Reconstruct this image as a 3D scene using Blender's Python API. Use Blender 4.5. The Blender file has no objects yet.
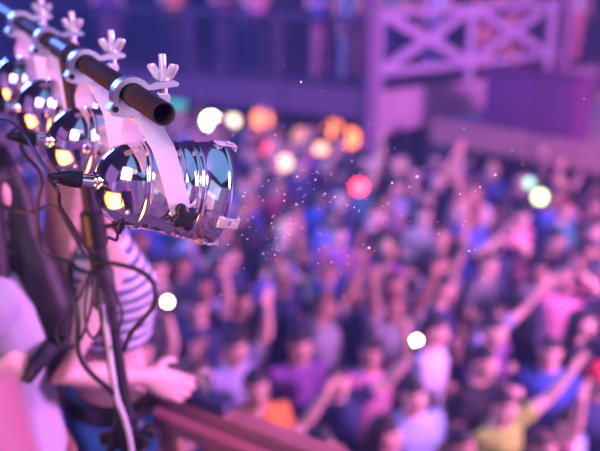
import bpy, bmesh, math, random
from mathutils import Vector, Matrix
R = math.radians
PI = math.pi
scene = bpy.context.scene
COL = scene.collection
V = Vector

# ------------------------------------------------------------------ camera
CZ = 4.85
TH = R(19)
FPX = 600 * 50 / 36
CAM = V((0, 0, CZ))
FWD = V((0, math.cos(TH), -math.sin(TH)))
UPV = V((0, math.sin(TH), math.cos(TH)))


def at(px, py, d):
    """world point seen at that pixel, d metres deep"""
    return CAM + V((1, 0, 0)) * ((px - 300) / FPX * d) + UPV * ((225.5 - py) / FPX * d) + FWD * d


def proj(p):
    q = p - CAM
    d = q.dot(FWD)
    return 300 + q.x / d * FPX, 225.5 - q.dot(UPV) / d * FPX, d


cam_data = bpy.data.cameras.new('camera')
cam = bpy.data.objects.new('camera', cam_data)
COL.objects.link(cam)
cam.location = CAM
cam.rotation_euler = (PI / 2 - TH, 0, 0)
cam_data.lens = 50
cam_data.sensor_width = 36
cam_data.clip_start = 0.02
cam_data.dof.use_dof = True
cam_data.dof.focus_distance = 1.33
cam_data.dof.aperture_fstop = 1.9
scene.camera = cam
scene.view_settings.view_transform = 'Standard'
scene.view_settings.look = 'None'
scene.view_settings.gamma = 1
scene.view_settings.exposure = 0.0

# ------------------------------------------------------------------ materials


def mat(name, col, rough=0.5, metal=0.0, var=0.12, scale=30, bump=0.0, bscale=120, coat=0.0, emit=None, strength=0.0,
        trans=0.0, objcol=False, sss=0.0):
    m = bpy.data.materials.new(name)
    m.use_nodes = True
    nt = m.node_tree
    b = nt.nodes['Principled BSDF']
    b.inputs['Roughness'].default_value = rough
    b.inputs['Metallic'].default_value = metal
    b.inputs['Coat Weight'].default_value = coat
    b.inputs['Transmission Weight'].default_value = trans
    if emit:
        b.inputs['Emission Color'].default_value = (*emit, 1)
        b.inputs['Emission Strength'].default_value = strength
    tc = nt.nodes.new('ShaderNodeTexCoord')
    nz = nt.nodes.new('ShaderNodeTexNoise')
    nz.inputs['Scale'].default_value = scale
    nz.inputs['Detail'].default_value = 3
    nt.links.new(tc.outputs['Object'], nz.inputs['Vector'])
    mr = nt.nodes.new('ShaderNodeMapRange')
    mr.inputs['To Min'].default_value = 1 - var
    mr.inputs['To Max'].default_value = 1 + var
    nt.links.new(nz.outputs['Fac'], mr.inputs['Value'])
    mx = nt.nodes.new('ShaderNodeVectorMath')
    mx.operation = 'SCALE'
    nt.links.new(mr.outputs['Result'], mx.inputs['Scale'])
    if objcol:
        oi = nt.nodes.new('ShaderNodeObjectInfo')
        nt.links.new(oi.outputs['Color'], mx.inputs[0])
    else:
        mx.inputs[0].default_value = col
    nt.links.new(mx.outputs['Vector'], b.inputs['Base Color'])
    if bump:
        nb = nt.nodes.new('ShaderNodeTexNoise')
        nb.inputs['Scale'].default_value = bscale
        nt.links.new(tc.outputs['Object'], nb.inputs['Vector'])
        bp = nt.nodes.new('ShaderNodeBump')
        bp.inputs['Strength'].default_value = bump
        bp.inputs['Distance'].default_value = 0.004
        nt.links.new(nb.outputs['Fac'], bp.inputs['Height'])
        nt.links.new(bp.outputs['Normal'], b.inputs['Normal'])
    return m


def stripe_mat(name, c1, c2, freq, rough=0.8):
    m = bpy.data.materials.new(name)
    m.use_nodes = True
    nt = m.node_tree
    b = nt.nodes['Principled BSDF']
    b.inputs['Roughness'].default_value = rough
    tc = nt.nodes.new('ShaderNodeTexCoord')
    wv = nt.nodes.new('ShaderNodeTexWave')
    wv.bands_direction = 'Z'
    wv.inputs['Scale'].default_value = freq
    wv.inputs['Distortion'].default_value = 1.5
    wv.inputs['Detail'].default_value = 1
    nt.links.new(tc.outputs['Object'], wv.inputs['Vector'])
    cr = nt.nodes.new('ShaderNodeValToRGB')
    cr.color_ramp.elements[0].position = 0.42
    cr.color_ramp.elements[0].color = (*c1, 1)
    cr.color_ramp.elements[1].position = 0.58
    cr.color_ramp.elements[1].color = (*c2, 1)
    nt.links.new(wv.outputs['Fac'], cr.inputs['Fac'])
    nt.links.new(cr.outputs['Color'], b.inputs['Base Color'])
    return m


M = {}
M['chrome'] = mat('polished_chrome', (0.95, 0.94, 0.96), 0.10, 1.0, var=0.03, scale=40, bump=0.02, bscale=25)
M['aluminium'] = mat('cast_aluminium', (0.86, 0.84, 0.86), 0.36, 1.0, var=0.06, scale=60, bump=0.10, bscale=300)
M['yoke'] = mat('pale_painted_steel', (0.86, 0.84, 0.86), 0.42, 0.15, var=0.04, scale=50, bump=0.05, bscale=400)
M['clip'] = mat('bright_sheet_steel', (0.95, 0.95, 0.97), 0.32, 0.35, var=0.02)
M['zinc'] = mat('zinc_plated_steel', (0.88, 0.84, 0.84), 0.36, 0.55, var=0.05, scale=90)
M['bar'] = mat('black_lacquered_tube', (0.030, 0.022, 0.022), 0.6, 0.0, var=0.25, scale=60, coat=0.08, bump=0.05, bscale=500)
M['bar'].node_tree.nodes['Principled BSDF'].inputs['Specular IOR Level'].default_value = .3
M['pole'] = mat('matte_black_steel', (0.012, 0.012, 0.02), 0.6, 0, var=0.2, scale=80)
M['black'] = mat('black_plastic', (0.014, 0.014, 0.018), 0.38, 0, var=0.2, scale=80)
M['boot'] = mat('black_rubber', (0.012, 0.012, 0.016), 0.3, 0, var=0.2, scale=80)
M['cable'] = mat('black_cable_jacket', (0.02, 0.02, 0.026), 0.36, 0, var=0.2, scale=80)
M['white_cable'] = mat('pale_cable_jacket', (0.7, 0.66, 0.7), 0.45, 0, var=0.05)
M['lens'] = mat('lamp_glass', (0.8, 0.85, 0.9), 0.05, 0, trans=0.9, var=0.02)
M['tape'] = mat('black_cloth_tape', (0.02, 0.02, 0.028), 0.6, 0, var=0.3, scale=100, bump=0.2)
M['skin'] = mat('skin', (0, 0, 0), 0.5, 0, var=0.06, scale=25, objcol=True)
M['cloth'] = mat('cotton_cloth', (0, 0, 0), 0.85, 0, var=0.14, scale=14, bump=0.25, bscale=28, objcol=True)
M['hair'] = mat('hair_strands', (0, 0, 0), 0.58, 0, var=0.35, scale=60, bump=0.5, bscale=90, objcol=True)
M['eye'] = mat('dark_eye', (0.03, 0.02, 0.02), 0.2, 0)
M['lips'] = mat('lips', (0.55, 0.16, 0.18), 0.4, 0)
M['nail'] = mat('red_nail_varnish', (0.7, 0.03, 0.08), 0.15, 0)
M['shoe'] = mat('dark_shoe_leather', (0.03, 0.03, 0.035), 0.5, 0)
M['stripe'] = stripe_mat('striped_jersey', (0.10, 0.12, 0.24), (0.66, 0.64, 0.74), 11)
M['denim'] = mat('blue_denim', (0.05, 0.20, 0.55), 0.85, 0, var=0.35, scale=22, bump=0.3, bscale=200)
M['belt'] = mat('black_leather', (0.012, 0.011, 0.014), 0.45, 0)
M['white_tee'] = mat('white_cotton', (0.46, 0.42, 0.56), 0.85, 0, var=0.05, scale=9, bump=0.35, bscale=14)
M['rail'] = mat('red_brown_varnished_wood', (0.46, 0.17, 0.18), 0.22, 0, var=0.25, scale=12, coat=0.3)
M['slat'] = mat('brown_wood_slats', (0.34, 0.15, 0.09), 0.5, 0, var=0.3, scale=12)
M['floor'] = mat('dark_dance_floor', (0.05, 0.045, 0.06), 0.5, 0, var=0.3, scale=2)
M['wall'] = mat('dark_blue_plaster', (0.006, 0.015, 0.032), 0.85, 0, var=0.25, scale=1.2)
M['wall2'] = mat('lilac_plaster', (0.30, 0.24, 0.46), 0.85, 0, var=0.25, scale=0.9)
M['ceil'] = mat('black_ceiling', (0.03, 0.03, 0.06), 0.9, 0)
M['timber'] = mat('pale_painted_timber', (0.44, 0.33, 0.60), 0.6, 0, var=0.1, scale=6)
M['post'] = mat('plum_painted_post', (0.20, 0.10, 0.22), 0.6, 0, var=0.12, scale=5)
M['darkpost'] = mat('dark_plum_paint', (0.055, 0.03, 0.07), 0.6, 0, var=0.12, scale=5)
M['fascia'] = mat('dusky_painted_fascia', (0.13, 0.065, 0.12), 0.6, 0, var=0.15, scale=3)
M['fascia2'] = mat('pale_pink_fascia', (0.46, 0.30, 0.47), 0.6, 0, var=0.1, scale=3)
M['brownbeam'] = mat('brown_timber_beam', (0.36, 0.18, 0.17), 0.6, 0, var=0.22, scale=5)
M['purplepanel'] = mat('purple_boarding', (0.11, 0.022, 0.11), 0.7, 0, var=0.12, scale=4)
M['deck'] = mat('worn_grey_boards', (0.34, 0.28, 0.34), 0.7, 0, var=0.2, scale=6)
M['dust'] = mat('pale_dust', (0.95, 0.93, 0.97), 0.4, 0, var=0.02)
M['phone'] = mat('phone_shell', (0.02, 0.02, 0.03), 0.2, 0)
M['box'] = mat('navy_leather', (0.05, 0.055, 0.13), 0.4, 0, var=0.15, scale=40)
M['glass'] = mat('greenish_glass', (0.75, 0.9, 0.6), 0.05, 0, trans=0.85, var=0.02)


def emat(name, col, strength):
    return mat(name, tuple(min(1, c) for c in col), 0.3, 0, var=0.02, emit=col, strength=strength)


# ------------------------------------------------------------------ mesh helpers
def box(bm, size, loc=(0, 0, 0), rot=None, bevel=0.0):
    r = bmesh.ops.create_cube(bm, size=1.0)
    vs = r['verts']
    bmesh.ops.scale(bm, vec=size, verts=vs)
    if bevel:
        es = list({e for v in vs for e in v.link_edges})
        rr = bmesh.ops.bevel(bm, geom=es, offset=bevel, segments=2, affect='EDGES', profile=0.7)
        vs = list({v for f in rr['faces'] for v in f.verts} | {v for v in vs if v.is_valid})
    m = Matrix.Translation(V(loc)) @ (rot.to_4x4() if rot is not None else Matrix.Identity(4))
    bmesh.ops.transform(bm, matrix=m, verts=vs)
    return vs


def frame_from(dirv, hint=V((0, 0, 1))):
    z = V(dirv).normalized()
    if abs(z.dot(hint)) > 0.97:
        hint = V((1, 0, 0))
    x = hint.cross(z).normalized()
    y = z.cross(x)
    return x, y, z


def loft(bm, rings, cap=True):
    """rings: lists of points of equal length"""
    vr = [[bm.verts.new(p) for p in ring] for ring in rings]
    n = len(vr[0])
    for a, b in zip(vr, vr[1:]):
        for i in range(n):
            j = (i + 1) % n
            bm.faces.new((a[i], a[j], b[j], b[i]))
    if cap:
        bm.faces.new(list(reversed(vr[0])))
        bm.faces.new(vr[-1])
    return vr


def tube(bm, pts, rads, seg=10, cap=True, round_ends=False, flat=None, hint=V((0, 0, 1))):
    pts = [V(p) for p in pts]
    if isinstance(rads, (int, float)):
        rads = [rads] * len(pts)
    rads = list(rads)
    if round_ends:
        d0 = (pts[0] - pts[1]).normalized()
        d1 = (pts[-1] - pts[-2]).normalized()
        r0, r1 = rads[0], rads[-1]
        pts = [pts[0] + d0 * r0 * 0.95, pts[0] + d0 * r0 * 0.6] + pts + [pts[-1] + d1 * r1 * 0.6, pts[-1] + d1 * r1 * 0.95]
        rads = [r0 * 0.3, r0 * 0.8] + rads + [r1 * 0.8, r1 * 0.3]
    rings = []
    x = None
    for i, p in enumerate(pts):
        if i == 0:
            t = pts[1] - pts[0]
        elif i == len(pts) - 1:
            t = pts[-1] - pts[-2]
        else:
            t = (pts[i + 1] - pts[i]).normalized() + (pts[i] - pts[i - 1]).normalized()
        t.normalize()
        if x is None:
            x, y, _ = frame_from(t, hint)
        else:
            x = (x - t * x.dot(t))
            if x.length < 1e-6:
                x, y, _ = frame_from(t)
            x.normalize()
            y = t.cross(x)
        r = rads[i]
        ry = r * (flat if flat else 1)
        rings.append([p + x * (r * math.cos(2 * PI * k / seg)) + y * (ry * math.sin(2 * PI * k / seg)) for k in range(seg)])
    loft(bm, rings, cap)


def lathe(bm, prof, seg=48, axis='x', origin=V((0, 0, 0)), cap=False):
    rings = []
    for s, r in prof:
        ring = []
        for k in range(seg):
            a = 2 * PI * k / seg
            c, sn = r * math.cos(a), r * math.sin(a)
            if axis == 'x':
                ring.append(origin + V((s, c, sn)))
            elif axis == 'y':
                ring.append(origin + V((sn, s, c)))
            else:
                ring.append(origin + V((c, sn, s)))
        rings.append(ring)
    loft(bm, rings, cap)


def prism(bm, poly, y0, y1):
    """polygon in xz, extruded along y"""
    loft(bm, [[V((x, y0, z)) for x, z in poly], [V((x, y1, z)) for x, z in poly]])


def sphere(bm, c, r, u=16, v=10, sc=(1, 1, 1)):
    rr = bmesh.ops.create_uvsphere(bm, u_segments=u, v_segments=v, radius=r)
    bmesh.ops.scale(bm, vec=sc, verts=rr['verts'])
    bmesh.ops.translate(bm, vec=V(c), verts=rr['verts'])
    return rr['verts']


def spline(pts, n=8):
    pts = [V(p) for p in pts]
    P = [pts[0] * 2 - pts[1]] + pts + [pts[-1] * 2 - pts[-2]]
    out = []
    for i in range(1, len(P) - 2):
        a, b, c, d = P[i - 1:i + 3]
        for k in range(n):
            t = k / n
            out.append(0.5 * ((2 * b) + (c - a) * t + (2 * a - 5 * b + 4 * c - d) * t * t + (3 * b - a - 3 * c + d) * t ** 3))
    out.append(pts[-1])
    return out


def finish(name, bm, material, smooth=True, angle=40):
    bmesh.ops.recalc_face_normals(bm, faces=bm.faces[:])
    me = bpy.data.meshes.new(name)
    bm.to_mesh(me)
    bm.free()
    for m in (material if isinstance(material, (list, tuple)) else [material]):
        me.materials.append(m)
    if smooth:
        me.shade_smooth() if hasattr(me, 'shade_smooth') else None
        if angle < 180:
            me.set_sharp_from_angle(angle=R(angle))
    return me


def obj(name, bm, material, parent=None, smooth=True, angle=40, loc=None):
    me = finish(name, bm, material, smooth, angle) if isinstance(bm, bmesh.types.BMesh) else bm
    o = bpy.data.objects.new(name, me)
    COL.objects.link(o)
    if parent:
        o.parent = parent
    if loc is not None:
        o.location = loc
    return o


def tag(o, label=None, cat=None, group=None, kind=None):
    if label:
        o['label'] = label
    if cat:
        o['category'] = cat
    if group:
        o['group'] = group
    if kind:
        o['kind'] = kind
    return o


def empty(name, label, cat, loc=(0, 0, 0), rotz=0, group=None):
    o = bpy.data.objects.new(name, None)
    COL.objects.link(o)
    o.location = loc
    o.rotation_euler = (0, 0, rotz)
    return tag(o, label, cat, group)


def struct(name, bm, material, smooth=False):
    o = obj(name, bm, material, smooth=smooth)
    o['kind'] = 'structure'
    return o


def B():
    return bmesh.new()


def slab(bm, poly, z0, z1):
    loft(bm, [[V((x, y, z0)) for x, y in poly], [V((x, y, z1)) for x, y in poly]])


# ------------------------------------------------------------------ room shell
FLZ = 0.30
bm = B(); slab(bm, [(-10, -4), (9.5, -4), (9.5, 17.5), (-10, 17.5)], FLZ - 0.1, FLZ); struct('floor', bm, M['floor'])
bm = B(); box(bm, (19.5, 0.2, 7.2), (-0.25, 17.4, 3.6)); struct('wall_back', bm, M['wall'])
bm = B(); box(bm, (0.2, 21.4, 7.2), (-10, 6.8, 3.6)); struct('wall_left', bm, M['wall'])
bm = B(); box(bm, (0.2, 21.4, 7.2), (9.5, 6.8, 3.6)); struct('wall_right', bm, M['wall'])
bm = B(); slab(bm, [(-10, -4), (9.5, -4), (9.5, 17.5), (-10, 17.5)], 7.2, 7.3); struct('ceiling', bm, M['ceil'])
# wall under the far balcony
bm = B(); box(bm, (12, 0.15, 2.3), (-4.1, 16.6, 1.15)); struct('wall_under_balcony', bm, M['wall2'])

# own balcony (camera side of the railing line)
RP = V((-0.254, 2.06)); RD = V((0.318, -0.21)).normalized()


def rail_pt(s, z=0.0, off=0.0):
    n = V((RD.y, -RD.x))  # towards the camera side
    if n.y > 0:
        n = -n
    p = RP + RD * s + n * off
    return V((p.x, p.y, z))


BF = CZ - 2.25
a, b = rail_pt(-3.2, 0, -0.10), rail_pt(2.6, 0, -0.10)
bm = B(); slab(bm, [(a.x, a.y), (b.x, b.y), (b.x, -1.6), (-3.2, -1.6)], BF - 0.18, BF); struct('floor_balcony', bm, M['deck'])
bm = B(); box(bm, (3.9, .14, 3.2), (-1.25, -1.67, BF + 1.6)); struct('wall_added_rear', bm, M['wall2'])  # unseen wall behind the camera, added for the chrome domes to reflect
bm = B(); slab(bm, [(-1.4, -1.2), (0.7, -1.2), (0.7, 0.85), (-1.4, 0.85)], BF, BF + 0.45); struct('floor_riser', bm, M['deck'])

# ------------------------------------------------------------------ near railing
RT = CZ - 1.248
rt = empty('railing', 'red-brown varnished wooden railing along the near balcony edge', 'railing', rail_pt(0, BF))


def world_to(o, p):
    return V(p) - o.location


def rail_tube(name, z, w, h, s0, s1, m, bev=0.012, off=0.0):
    bm = B()
    c = rail_pt((s0 + s1) / 2, z, off) - rt.location
    rot = Matrix.Rotation(math.atan2(RD.y, RD.x), 3, 'Z')
    box(bm, (s1 - s0, w, h), c, rot, bev)
    return obj(name, bm, m, rt)


rail_tube('handrail', RT - 0.025, 0.065, 0.05, -3.1, 2.5, M['rail'], 0.018)
rail_tube('under_rail', RT - 0.105, 0.055, 0.045, -3.1, 2.5, M['rail'])
rail_tube('bottom_rail', BF + 0.08, 0.055, 0.06, -3.1, 2.5, M['rail'])
for k in range(5):
    s = -2.9 + k * 1.3
    bm = B(); box(bm, (0.07, 0.07, RT - 0.05 - BF), rail_pt(s, (BF + RT - 0.05) / 2) - rt.location,
                  Matrix.Rotation(math.atan2(RD.y, RD.x), 3, 'Z'), 0.006)
    obj('post', bm, M['rail'], rt)
for k in range(32):
    s = -2.8 + k * 0.165
    bm = B(); box(bm, (0.07, 0.022, RT - 0.12 - BF - 0.1), rail_pt(s, (BF + RT) / 2 - 0.01, -0.004) - rt.location,
                  Matrix.Rotation(math.atan2(RD.y, RD.x), 3, 'Z'), 0.005)
    obj('baluster', bm, M['slat'], rt)

# ------------------------------------------------------------------ light bar and its stand


def bar_pt(d):
    return CAM + V((1, 0, 0)) * (-0.557 * d + 0.472) + UPV * (0.388 * d - 0.305) + FWD * d


BARDIR = (bar_pt(2) - bar_pt(1)).normalized()
ROTZ = math.atan2(BARDIR.y, BARDIR.x) - PI / 2
pole_top = bar_pt(1.71) + V((0.0, 0, -0.01))
lean = V((0.072, 0, -1)).normalized()


def pole_pt(t):
    return pole_top + lean * t


foot = pole_pt((pole_top.z - BF) / abs(lean.z))
st = empty('lighting_stand', 'black tripod lighting stand with a tubular T-bar carrying chrome spotlights', 'lighting stand', foot)
S = lambda p: V(p) - foot
bm = B()
p0, p1 = bar_pt(1.2), bar_pt(2.42)
x, y, z = frame_from(p1 - p0)
ring = lambda p, r: [S(p) + x * r * math.cos(2 * PI * k / 40) + y * r * math.sin(2 * PI * k / 40) for k in range(40)]
loft(bm, [ring(p0 + z * 0.05, 0.0152), ring(p0 + z * 0.0005, 0.0152), ring(p0, 0.0157), ring(p0, 0.0175), ring(p0 + z * 0.001, 0.018),
          ring(p1, 0.018), ring(p1, 0.0155), ring(p1 - z * 0.05, 0.0155)])
obj('crossbar', bm, M['bar'], st)
# joint sleeve on the bar, seen just left of the second clamp
bm = B(); tube(bm, [S(bar_pt(1.66)), S(bar_pt(1.76))], 0.0225, 32)
obj('bar_sleeve', bm, M['bar'], st)
bm = B(); tube(bm, [S(pole_pt(0)), S(pole_pt(0.40))], 0.0165, 28); obj('inner_pole', bm, M['pole'], st)
bm = B(); tube(bm, [S(pole_pt(0.36)), S(pole_pt(1.95))], 0.021, 28); obj('pole', bm, M['pole'], st)
bm = B(); tube(bm, [S(pole_pt(0.335)), S(pole_pt(0.34)), S(pole_pt(0.41)), S(pole_pt(0.415))], [0.021, 0.026, 0.026, 0.021], 28)
obj('collar', bm, M['black'], st)
bm = B(); tube(bm, [S(pole_pt(0.47)), S(pole_pt(0.48)), S(pole_pt(0.53)), S(pole_pt(0.56)), S(pole_pt(0.57))],
               [0.022, 0.028, 0.027, 0.030, 0.022], 20)
obj('tape_wrap', bm, M['tape'], st)
hubp = pole_pt(0.90)
bm = B(); tube(bm, [S(pole_pt(0.86)), S(pole_pt(0.865)), S(pole_pt(0.935)), S(pole_pt(0.94))], [0.022, 0.030, 0.030, 0.022], 28)
hub = obj('leg_collar', bm, M['black'], st)
for ang in (-38, 82, 202):
    dv = V((math.cos(R(ang)), math.sin(R(ang)), 0))
    e = V((foot.x, foot.y, BF + 0.015)) + dv * 0.44
    bm = B(); tube(bm, [S(hubp + dv * 0.032), S(e)], 0.013, 16)
    lg = obj('leg', bm, M['black'], st)
    bm = B(); tube(bm, [S(e + V((0, 0, 0.03)) - dv * 0.01), S(e + V((0, 0, -0.013)))], [0.016, 0.019], 16)
    obj('rubber_foot', bm, M['boot'], lg)
    bm = B(); box(bm, (0.05, 0.016, 0.03), S(hubp + dv * 0.042), Matrix.Rotation(R(ang), 3, 'Z'), 0.004)
    obj('leg_bracket', bm, M['black'], st)
for t, ang in ((0.375, 20), (0.90, 10)):
    c = pole_pt(t); dv = V((math.cos(R(ang)), math.sin(R(ang)), 0))
    bm = B(); tube(bm, [S(c + dv * 0.02), S(c + dv * 0.042)], 0.006, 12)
    tube(bm, [S(c + dv * 0.040), S(c + dv * 0.045), S(c + dv * 0.060), S(c + dv * 0.064)], [0.012, 0.017, 0.017, 0.012], 16)
    obj('knob', bm, M['black'], st)

# ------------------------------------------------------------------ spotlight
PIV = V((0.037, 0, -0.166))


def arc(cx, cz, r, a0, a1, n):
    return [(cx + r * math.cos(R(a0 + (a1 - a0) * k / n)), cz + r * math.sin(R(a0 + (a1 - a0) * k / n))) for k in range(n + 1)]


def spotlight(d, label, tilt=13, leanang=12, turn=0, knob_phase=20):
    P = bar_pt(d)
    t = empty('spotlight', label, 'spotlight', P, ROTZ + R(turn), 'chrome spotlights on the light bar')
    # --- clamp -------------------------------------------------
    bm = B()
    up = arc(-.003, -.004, 0.0325, 205, 34, 26) + [(0.034, 0.0165), (0.066, 0.0185), (0.074, 0.0135), (0.072, 0.0085), (0.028, 0.0062)] + arc(-.003, -.004, 0.0235, 26, 205, 26)
    prism(bm, up, -0.013, 0.013)
    bmesh.ops.bevel(bm, geom=[e for e in bm.edges if len(e.link_faces) == 2 and e.calc_face_angle(0) > 0.9], offset=0.0016, segments=2, affect='EDGES')
    cl = obj('clamp', bm, M['aluminium'], t)
    bm = B()
    lo = arc(0, -.001, 0.0192, 200, 352, 22) + [(0.026, -0.0035), (0.054, -0.004), (0.056, -0.012), (0.034, -0.020), (0.024, -0.034), (-0.022, -0.034), (-0.038, -0.030), (-0.043, -0.020), (-0.036, -0.010), (-0.026, -0.010)]
    prism(bm, lo, -0.0125, 0.0125)
    bmesh.ops.bevel(bm, geom=[e for e in bm.edges if len(e.link_faces) == 2 and e.calc_face_angle(0) > 0.9], offset=0.0014, segments=2, affect='EDGES')
    obj('saddle', bm, M['aluminium'], cl)
    bm = B(); tube(bm, [(-0.033, -0.0150, -0.0195), (-0.033, 0.0150, -0.0195)], 0.0050, 18)
    obj('hinge_pin', bm, M['black'], cl)
    bm = B(); tube(bm, [(0.052, 0, -0.016), (0.052, 0, 0.0585), (0.052, 0, 0.060)], [0.006, 0.006, 0.005], 16)
    tube(bm, [(0.050, -0.009, -0.010), (0.050, 0.009, -0.010)], 0.0095, 18)
    obj('bolt', bm, M['zinc'], cl)
    bm = B()
    lathe(bm, [(0.0118, 0.0095), (0.0135, 0.0100), (0.018, 0.0085), (0.026, 0.0072), (0.0262, 0.0045)], 20, 'z', V((0.052, 0, 0.0065)), True)
    for s in (-1, 1):
        w = V((0.8, -0.6, 0)).normalized() * s
        o0 = V((0.052, 0, 0.006))
        pts = [o0 + w * 0.005 + V((0, 0, 0.017)), o0 + w * 0.011 + V((0, 0, 0.021)), o0 + w * 0.016 + V((0, 0, 0.029)), o0 + w * 0.019 + V((0, 0, 0.035)), o0 + w * 0.0195 + V((0, 0, 0.038))]
        tube(bm, pts, [0.007, 0.0078, 0.0082, 0.0080, 0.006], 14, flat=0.46, hint=w.cross(V((0, 0, 1))))
    obj('wing_nut', bm, M['zinc'], cl)
    # --- yoke ---------------------------------------------------
    rl = Matrix.Rotation(R(-leanang), 4, 'Y')
    TOP = V((0.010, 0, -0.036))
    W, T = 0.017, 0.0018
    L = 0.150
    line = [(-0.0915, -L - 0.012), (-0.0915, -L), (-0.0915, -0.048), (-0.088, -0.038), (-0.034, 0.0), (-0.028, 0.0015), (0.028, 0.0015), (0.034, 0.0), (0.088, -0.038), (0.0915, -0.048), (0.0915, -L), (0.0915, -L - 0.012)]
    ring4 = []
    for i, (yy, zz) in enumerate(line):
        a = V(line[max(0, i - 1)]); b = V(line[min(len(line) - 1, i + 1)])
        tt = (b - a).normalized(); n = V((-tt.y, tt.x))
        w = W if 0 < i < len(line) - 1 else W * 0.62
        q = V((yy, zz))
        o, ii = q + n * T, q - n * T
        ring4.append([V((-w, o.x, o.y)), V((w, o.x, o.y)), V((w, ii.x, ii.y)), V((-w, ii.x, ii.y))])
    bm = B(); loft(bm, ring4)
    bmesh.ops.transform(bm, matrix=Matrix.Translation(TOP) @ rl, verts=bm.verts)
    yk = obj('yoke', bm, M['yoke'], t, angle=30)
    bm = B(); lathe(bm, [(0, 0.0), (0.0, 0.010), (-0.004, 0.010), (-0.0055, 0.006), (-0.0055, 0.0)], 6, 'z', V((0.010, 0, -0.0395)))
    obj('yoke_nut', bm, M['zinc'], yk)
    piv = Matrix.Translation(TOP) @ rl @ V((0, 0, -L))
    # --- body ---------------------------------------------------
    axis_p = piv + V((-0.006, 0, 0.024))
    bt = Matrix.Translation(axis_p) @ Matrix.Rotation(R(tilt), 4, 'Y')
    prof = [(-0.108, 0.011)]
    for k in range(0, 17):
        aa = R(12 + 78 * k / 16)
        prof.append((-0.046 - 0.062 * math.cos(aa), 0.070 * math.sin(aa) ** 0.92))
    prof += [(-0.045, 0.0712), (-0.0435, 0.0735), (-0.040, 0.0742), (-0.0375, 0.0735), (-0.036, 0.0715), (-0.034, 0.0712),
             (0.008, 0.0760), (0.0095, 0.0780), (0.012, 0.0797), (0.015, 0.0797), (0.0175, 0.0785), (0.019, 0.0777),
             (0.033, 0.0797), (0.0345, 0.0820), (0.037, 0.0830), (0.0395, 0.0822), (0.041, 0.0808),
             (0.0435, 0.0810), (0.045, 0.0832), (0.0475, 0.0842), (0.050, 0.0832), (0.0515, 0.0820),
             (0.085, 0.0860), (0.088, 0.0882), (0.0905, 0.0900), (0.093, 0.0897), (0.0937, 0.0880), (0.0920, 0.0862), (0.089, 0.0850),
             (0.05, 0.0790), (0.0, 0.073), (-0.035, 0.069)]
    bm = B(); lathe(bm, prof, 96, 'x')
    bmesh.ops.transform(bm, matrix=bt, verts=bm.verts)
    body = obj('can_body', bm, M['chrome'], t, angle=60)
    bm = B(); lathe(bm, [(0.052, 0.0), (0.050, 0.04), (0.044, 0.0775), (0.042, 0.0775), (0.046, 0.04), (0.048, 0)], 48, 'x')
    bmesh.ops.transform(bm, matrix=bt, verts=bm.verts)
    obj('lens', bm, M['lens'], body)
    # screws on the dome and around the body
    for sx, r, angs, rs in ((-0.066, .0655, (150, 210), .0045), (0.0, .0748, (40, 100, 200, 290), .0036)):
        for aa in angs:
            bm = B(); sphere(bm, (sx, r * math.cos(R(aa)), r * math.sin(R(aa))), rs, 10, 6)
            bmesh.ops.transform(bm, matrix=bt, verts=bm.verts)
            obj('screw', bm, M['zinc'], body)
    # gel frame clips on the rim (sheet metal loops)
    for aa in (99, 201, 264, 20):
        ca, sa = math.cos(R(aa)), math.sin(R(aa))
        nrm, tg = V((0, ca, sa)), V((0, -sa, ca))
        rot = Matrix((V((1, 0, 0)), tg, nrm)).transposed()
        c0 = V((0.006, 0.0885 * ca, 0.0885 * sa))
        bm = B()
        box(bm, (0.018, 0.019, 0.0016), c0 + V((0.082, 0, 0)) + nrm * 0.0012, rot)
        for dy in (-0.0075, 0.0075):
            box(bm, (0.018, 0.004, 0.0016), c0 + V((0.099, 0, 0)) + tg * dy + nrm * 0.0012, rot)
        box(bm, (0.004, 0.019, 0.0016), c0 + V((0.108, 0, 0)) + nrm * 0.0012, rot)
        box(bm, (0.0016, 0.019, 0.009), c0 + V((0.1095, 0, 0)) - nrm * 0.0035, rot)
        box(bm, (0.006, 0.010, 0.0016), c0 + V((0.098, 0, 0)) + nrm * 0.004, rot)
        bmesh.ops.transform(bm, matrix=bt, verts=bm.verts)
        obj('rim_clip', bm, M['clip'], body, smooth=False)
    # lamp holder and cable boot at the back
    bm = B(); lathe(bm, [(-0.100, 0.0), (-0.100, 0.015), (-0.111, 0.015), (-0.112, 0.0105), (-0.137, 0.0105), (-0.138, 0.0)], 28, 'x')
    bmesh.ops.transform(bm, matrix=bt, verts=bm.verts)
    obj('lamp_holder', bm, M['chrome'], body)
    bm = B(); lathe(bm, [(-0.132, 0.0), (-0.132, 0.0135), (-0.140, 0.0140), (-0.155, 0.0125), (-0.172, 0.0075), (-0.184, 0.0045), (-0.185, 0.0)], 28, 'x')
    bmesh.ops.transform(bm, matrix=bt, verts=bm.verts)
    obj('cable_boot', bm, M['boot'], body)
    # cable gland under the dome
    bm = B(); sphere(bm, (-0.062, -0.018, -0.0675), 0.0075, 14, 10)
    tube(bm, [(-0.060, -0.017, -0.060), (-0.064, -0.019, -0.080)], 0.005, 12)
    bmesh.ops.transform(bm, matrix=bt, verts=bm.verts)
    obj('cable_gland', bm, M['black'], body)
    # star knobs at the pivots
    for s in (-1, 1):
        bm = B()
        n = 48
        out = []
        for k in range(n):
            aa = 2 * PI * k / n
            rr = 0.0200 + 0.0046 * math.cos(4 * aa) - 0.0006 * math.cos(8 * aa)
            out.append((rr * math.cos(aa + R(knob_phase)), rr * math.sin(aa + R(knob_phase))))
        lay = [(0.0, 0.80), (0.002, 0.93), (0.005, 1.0), (0.011, 1.0), (0.0145, 0.93), (0.016, 0.82), (0.0172, 0.45), (0.0172, 0.02)]
        loft(bm, [[V((piv.x + ox * f, s * (0.0935 + yy), piv.z + oz * f)) for ox, oz in out] for yy, f in lay])
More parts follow.
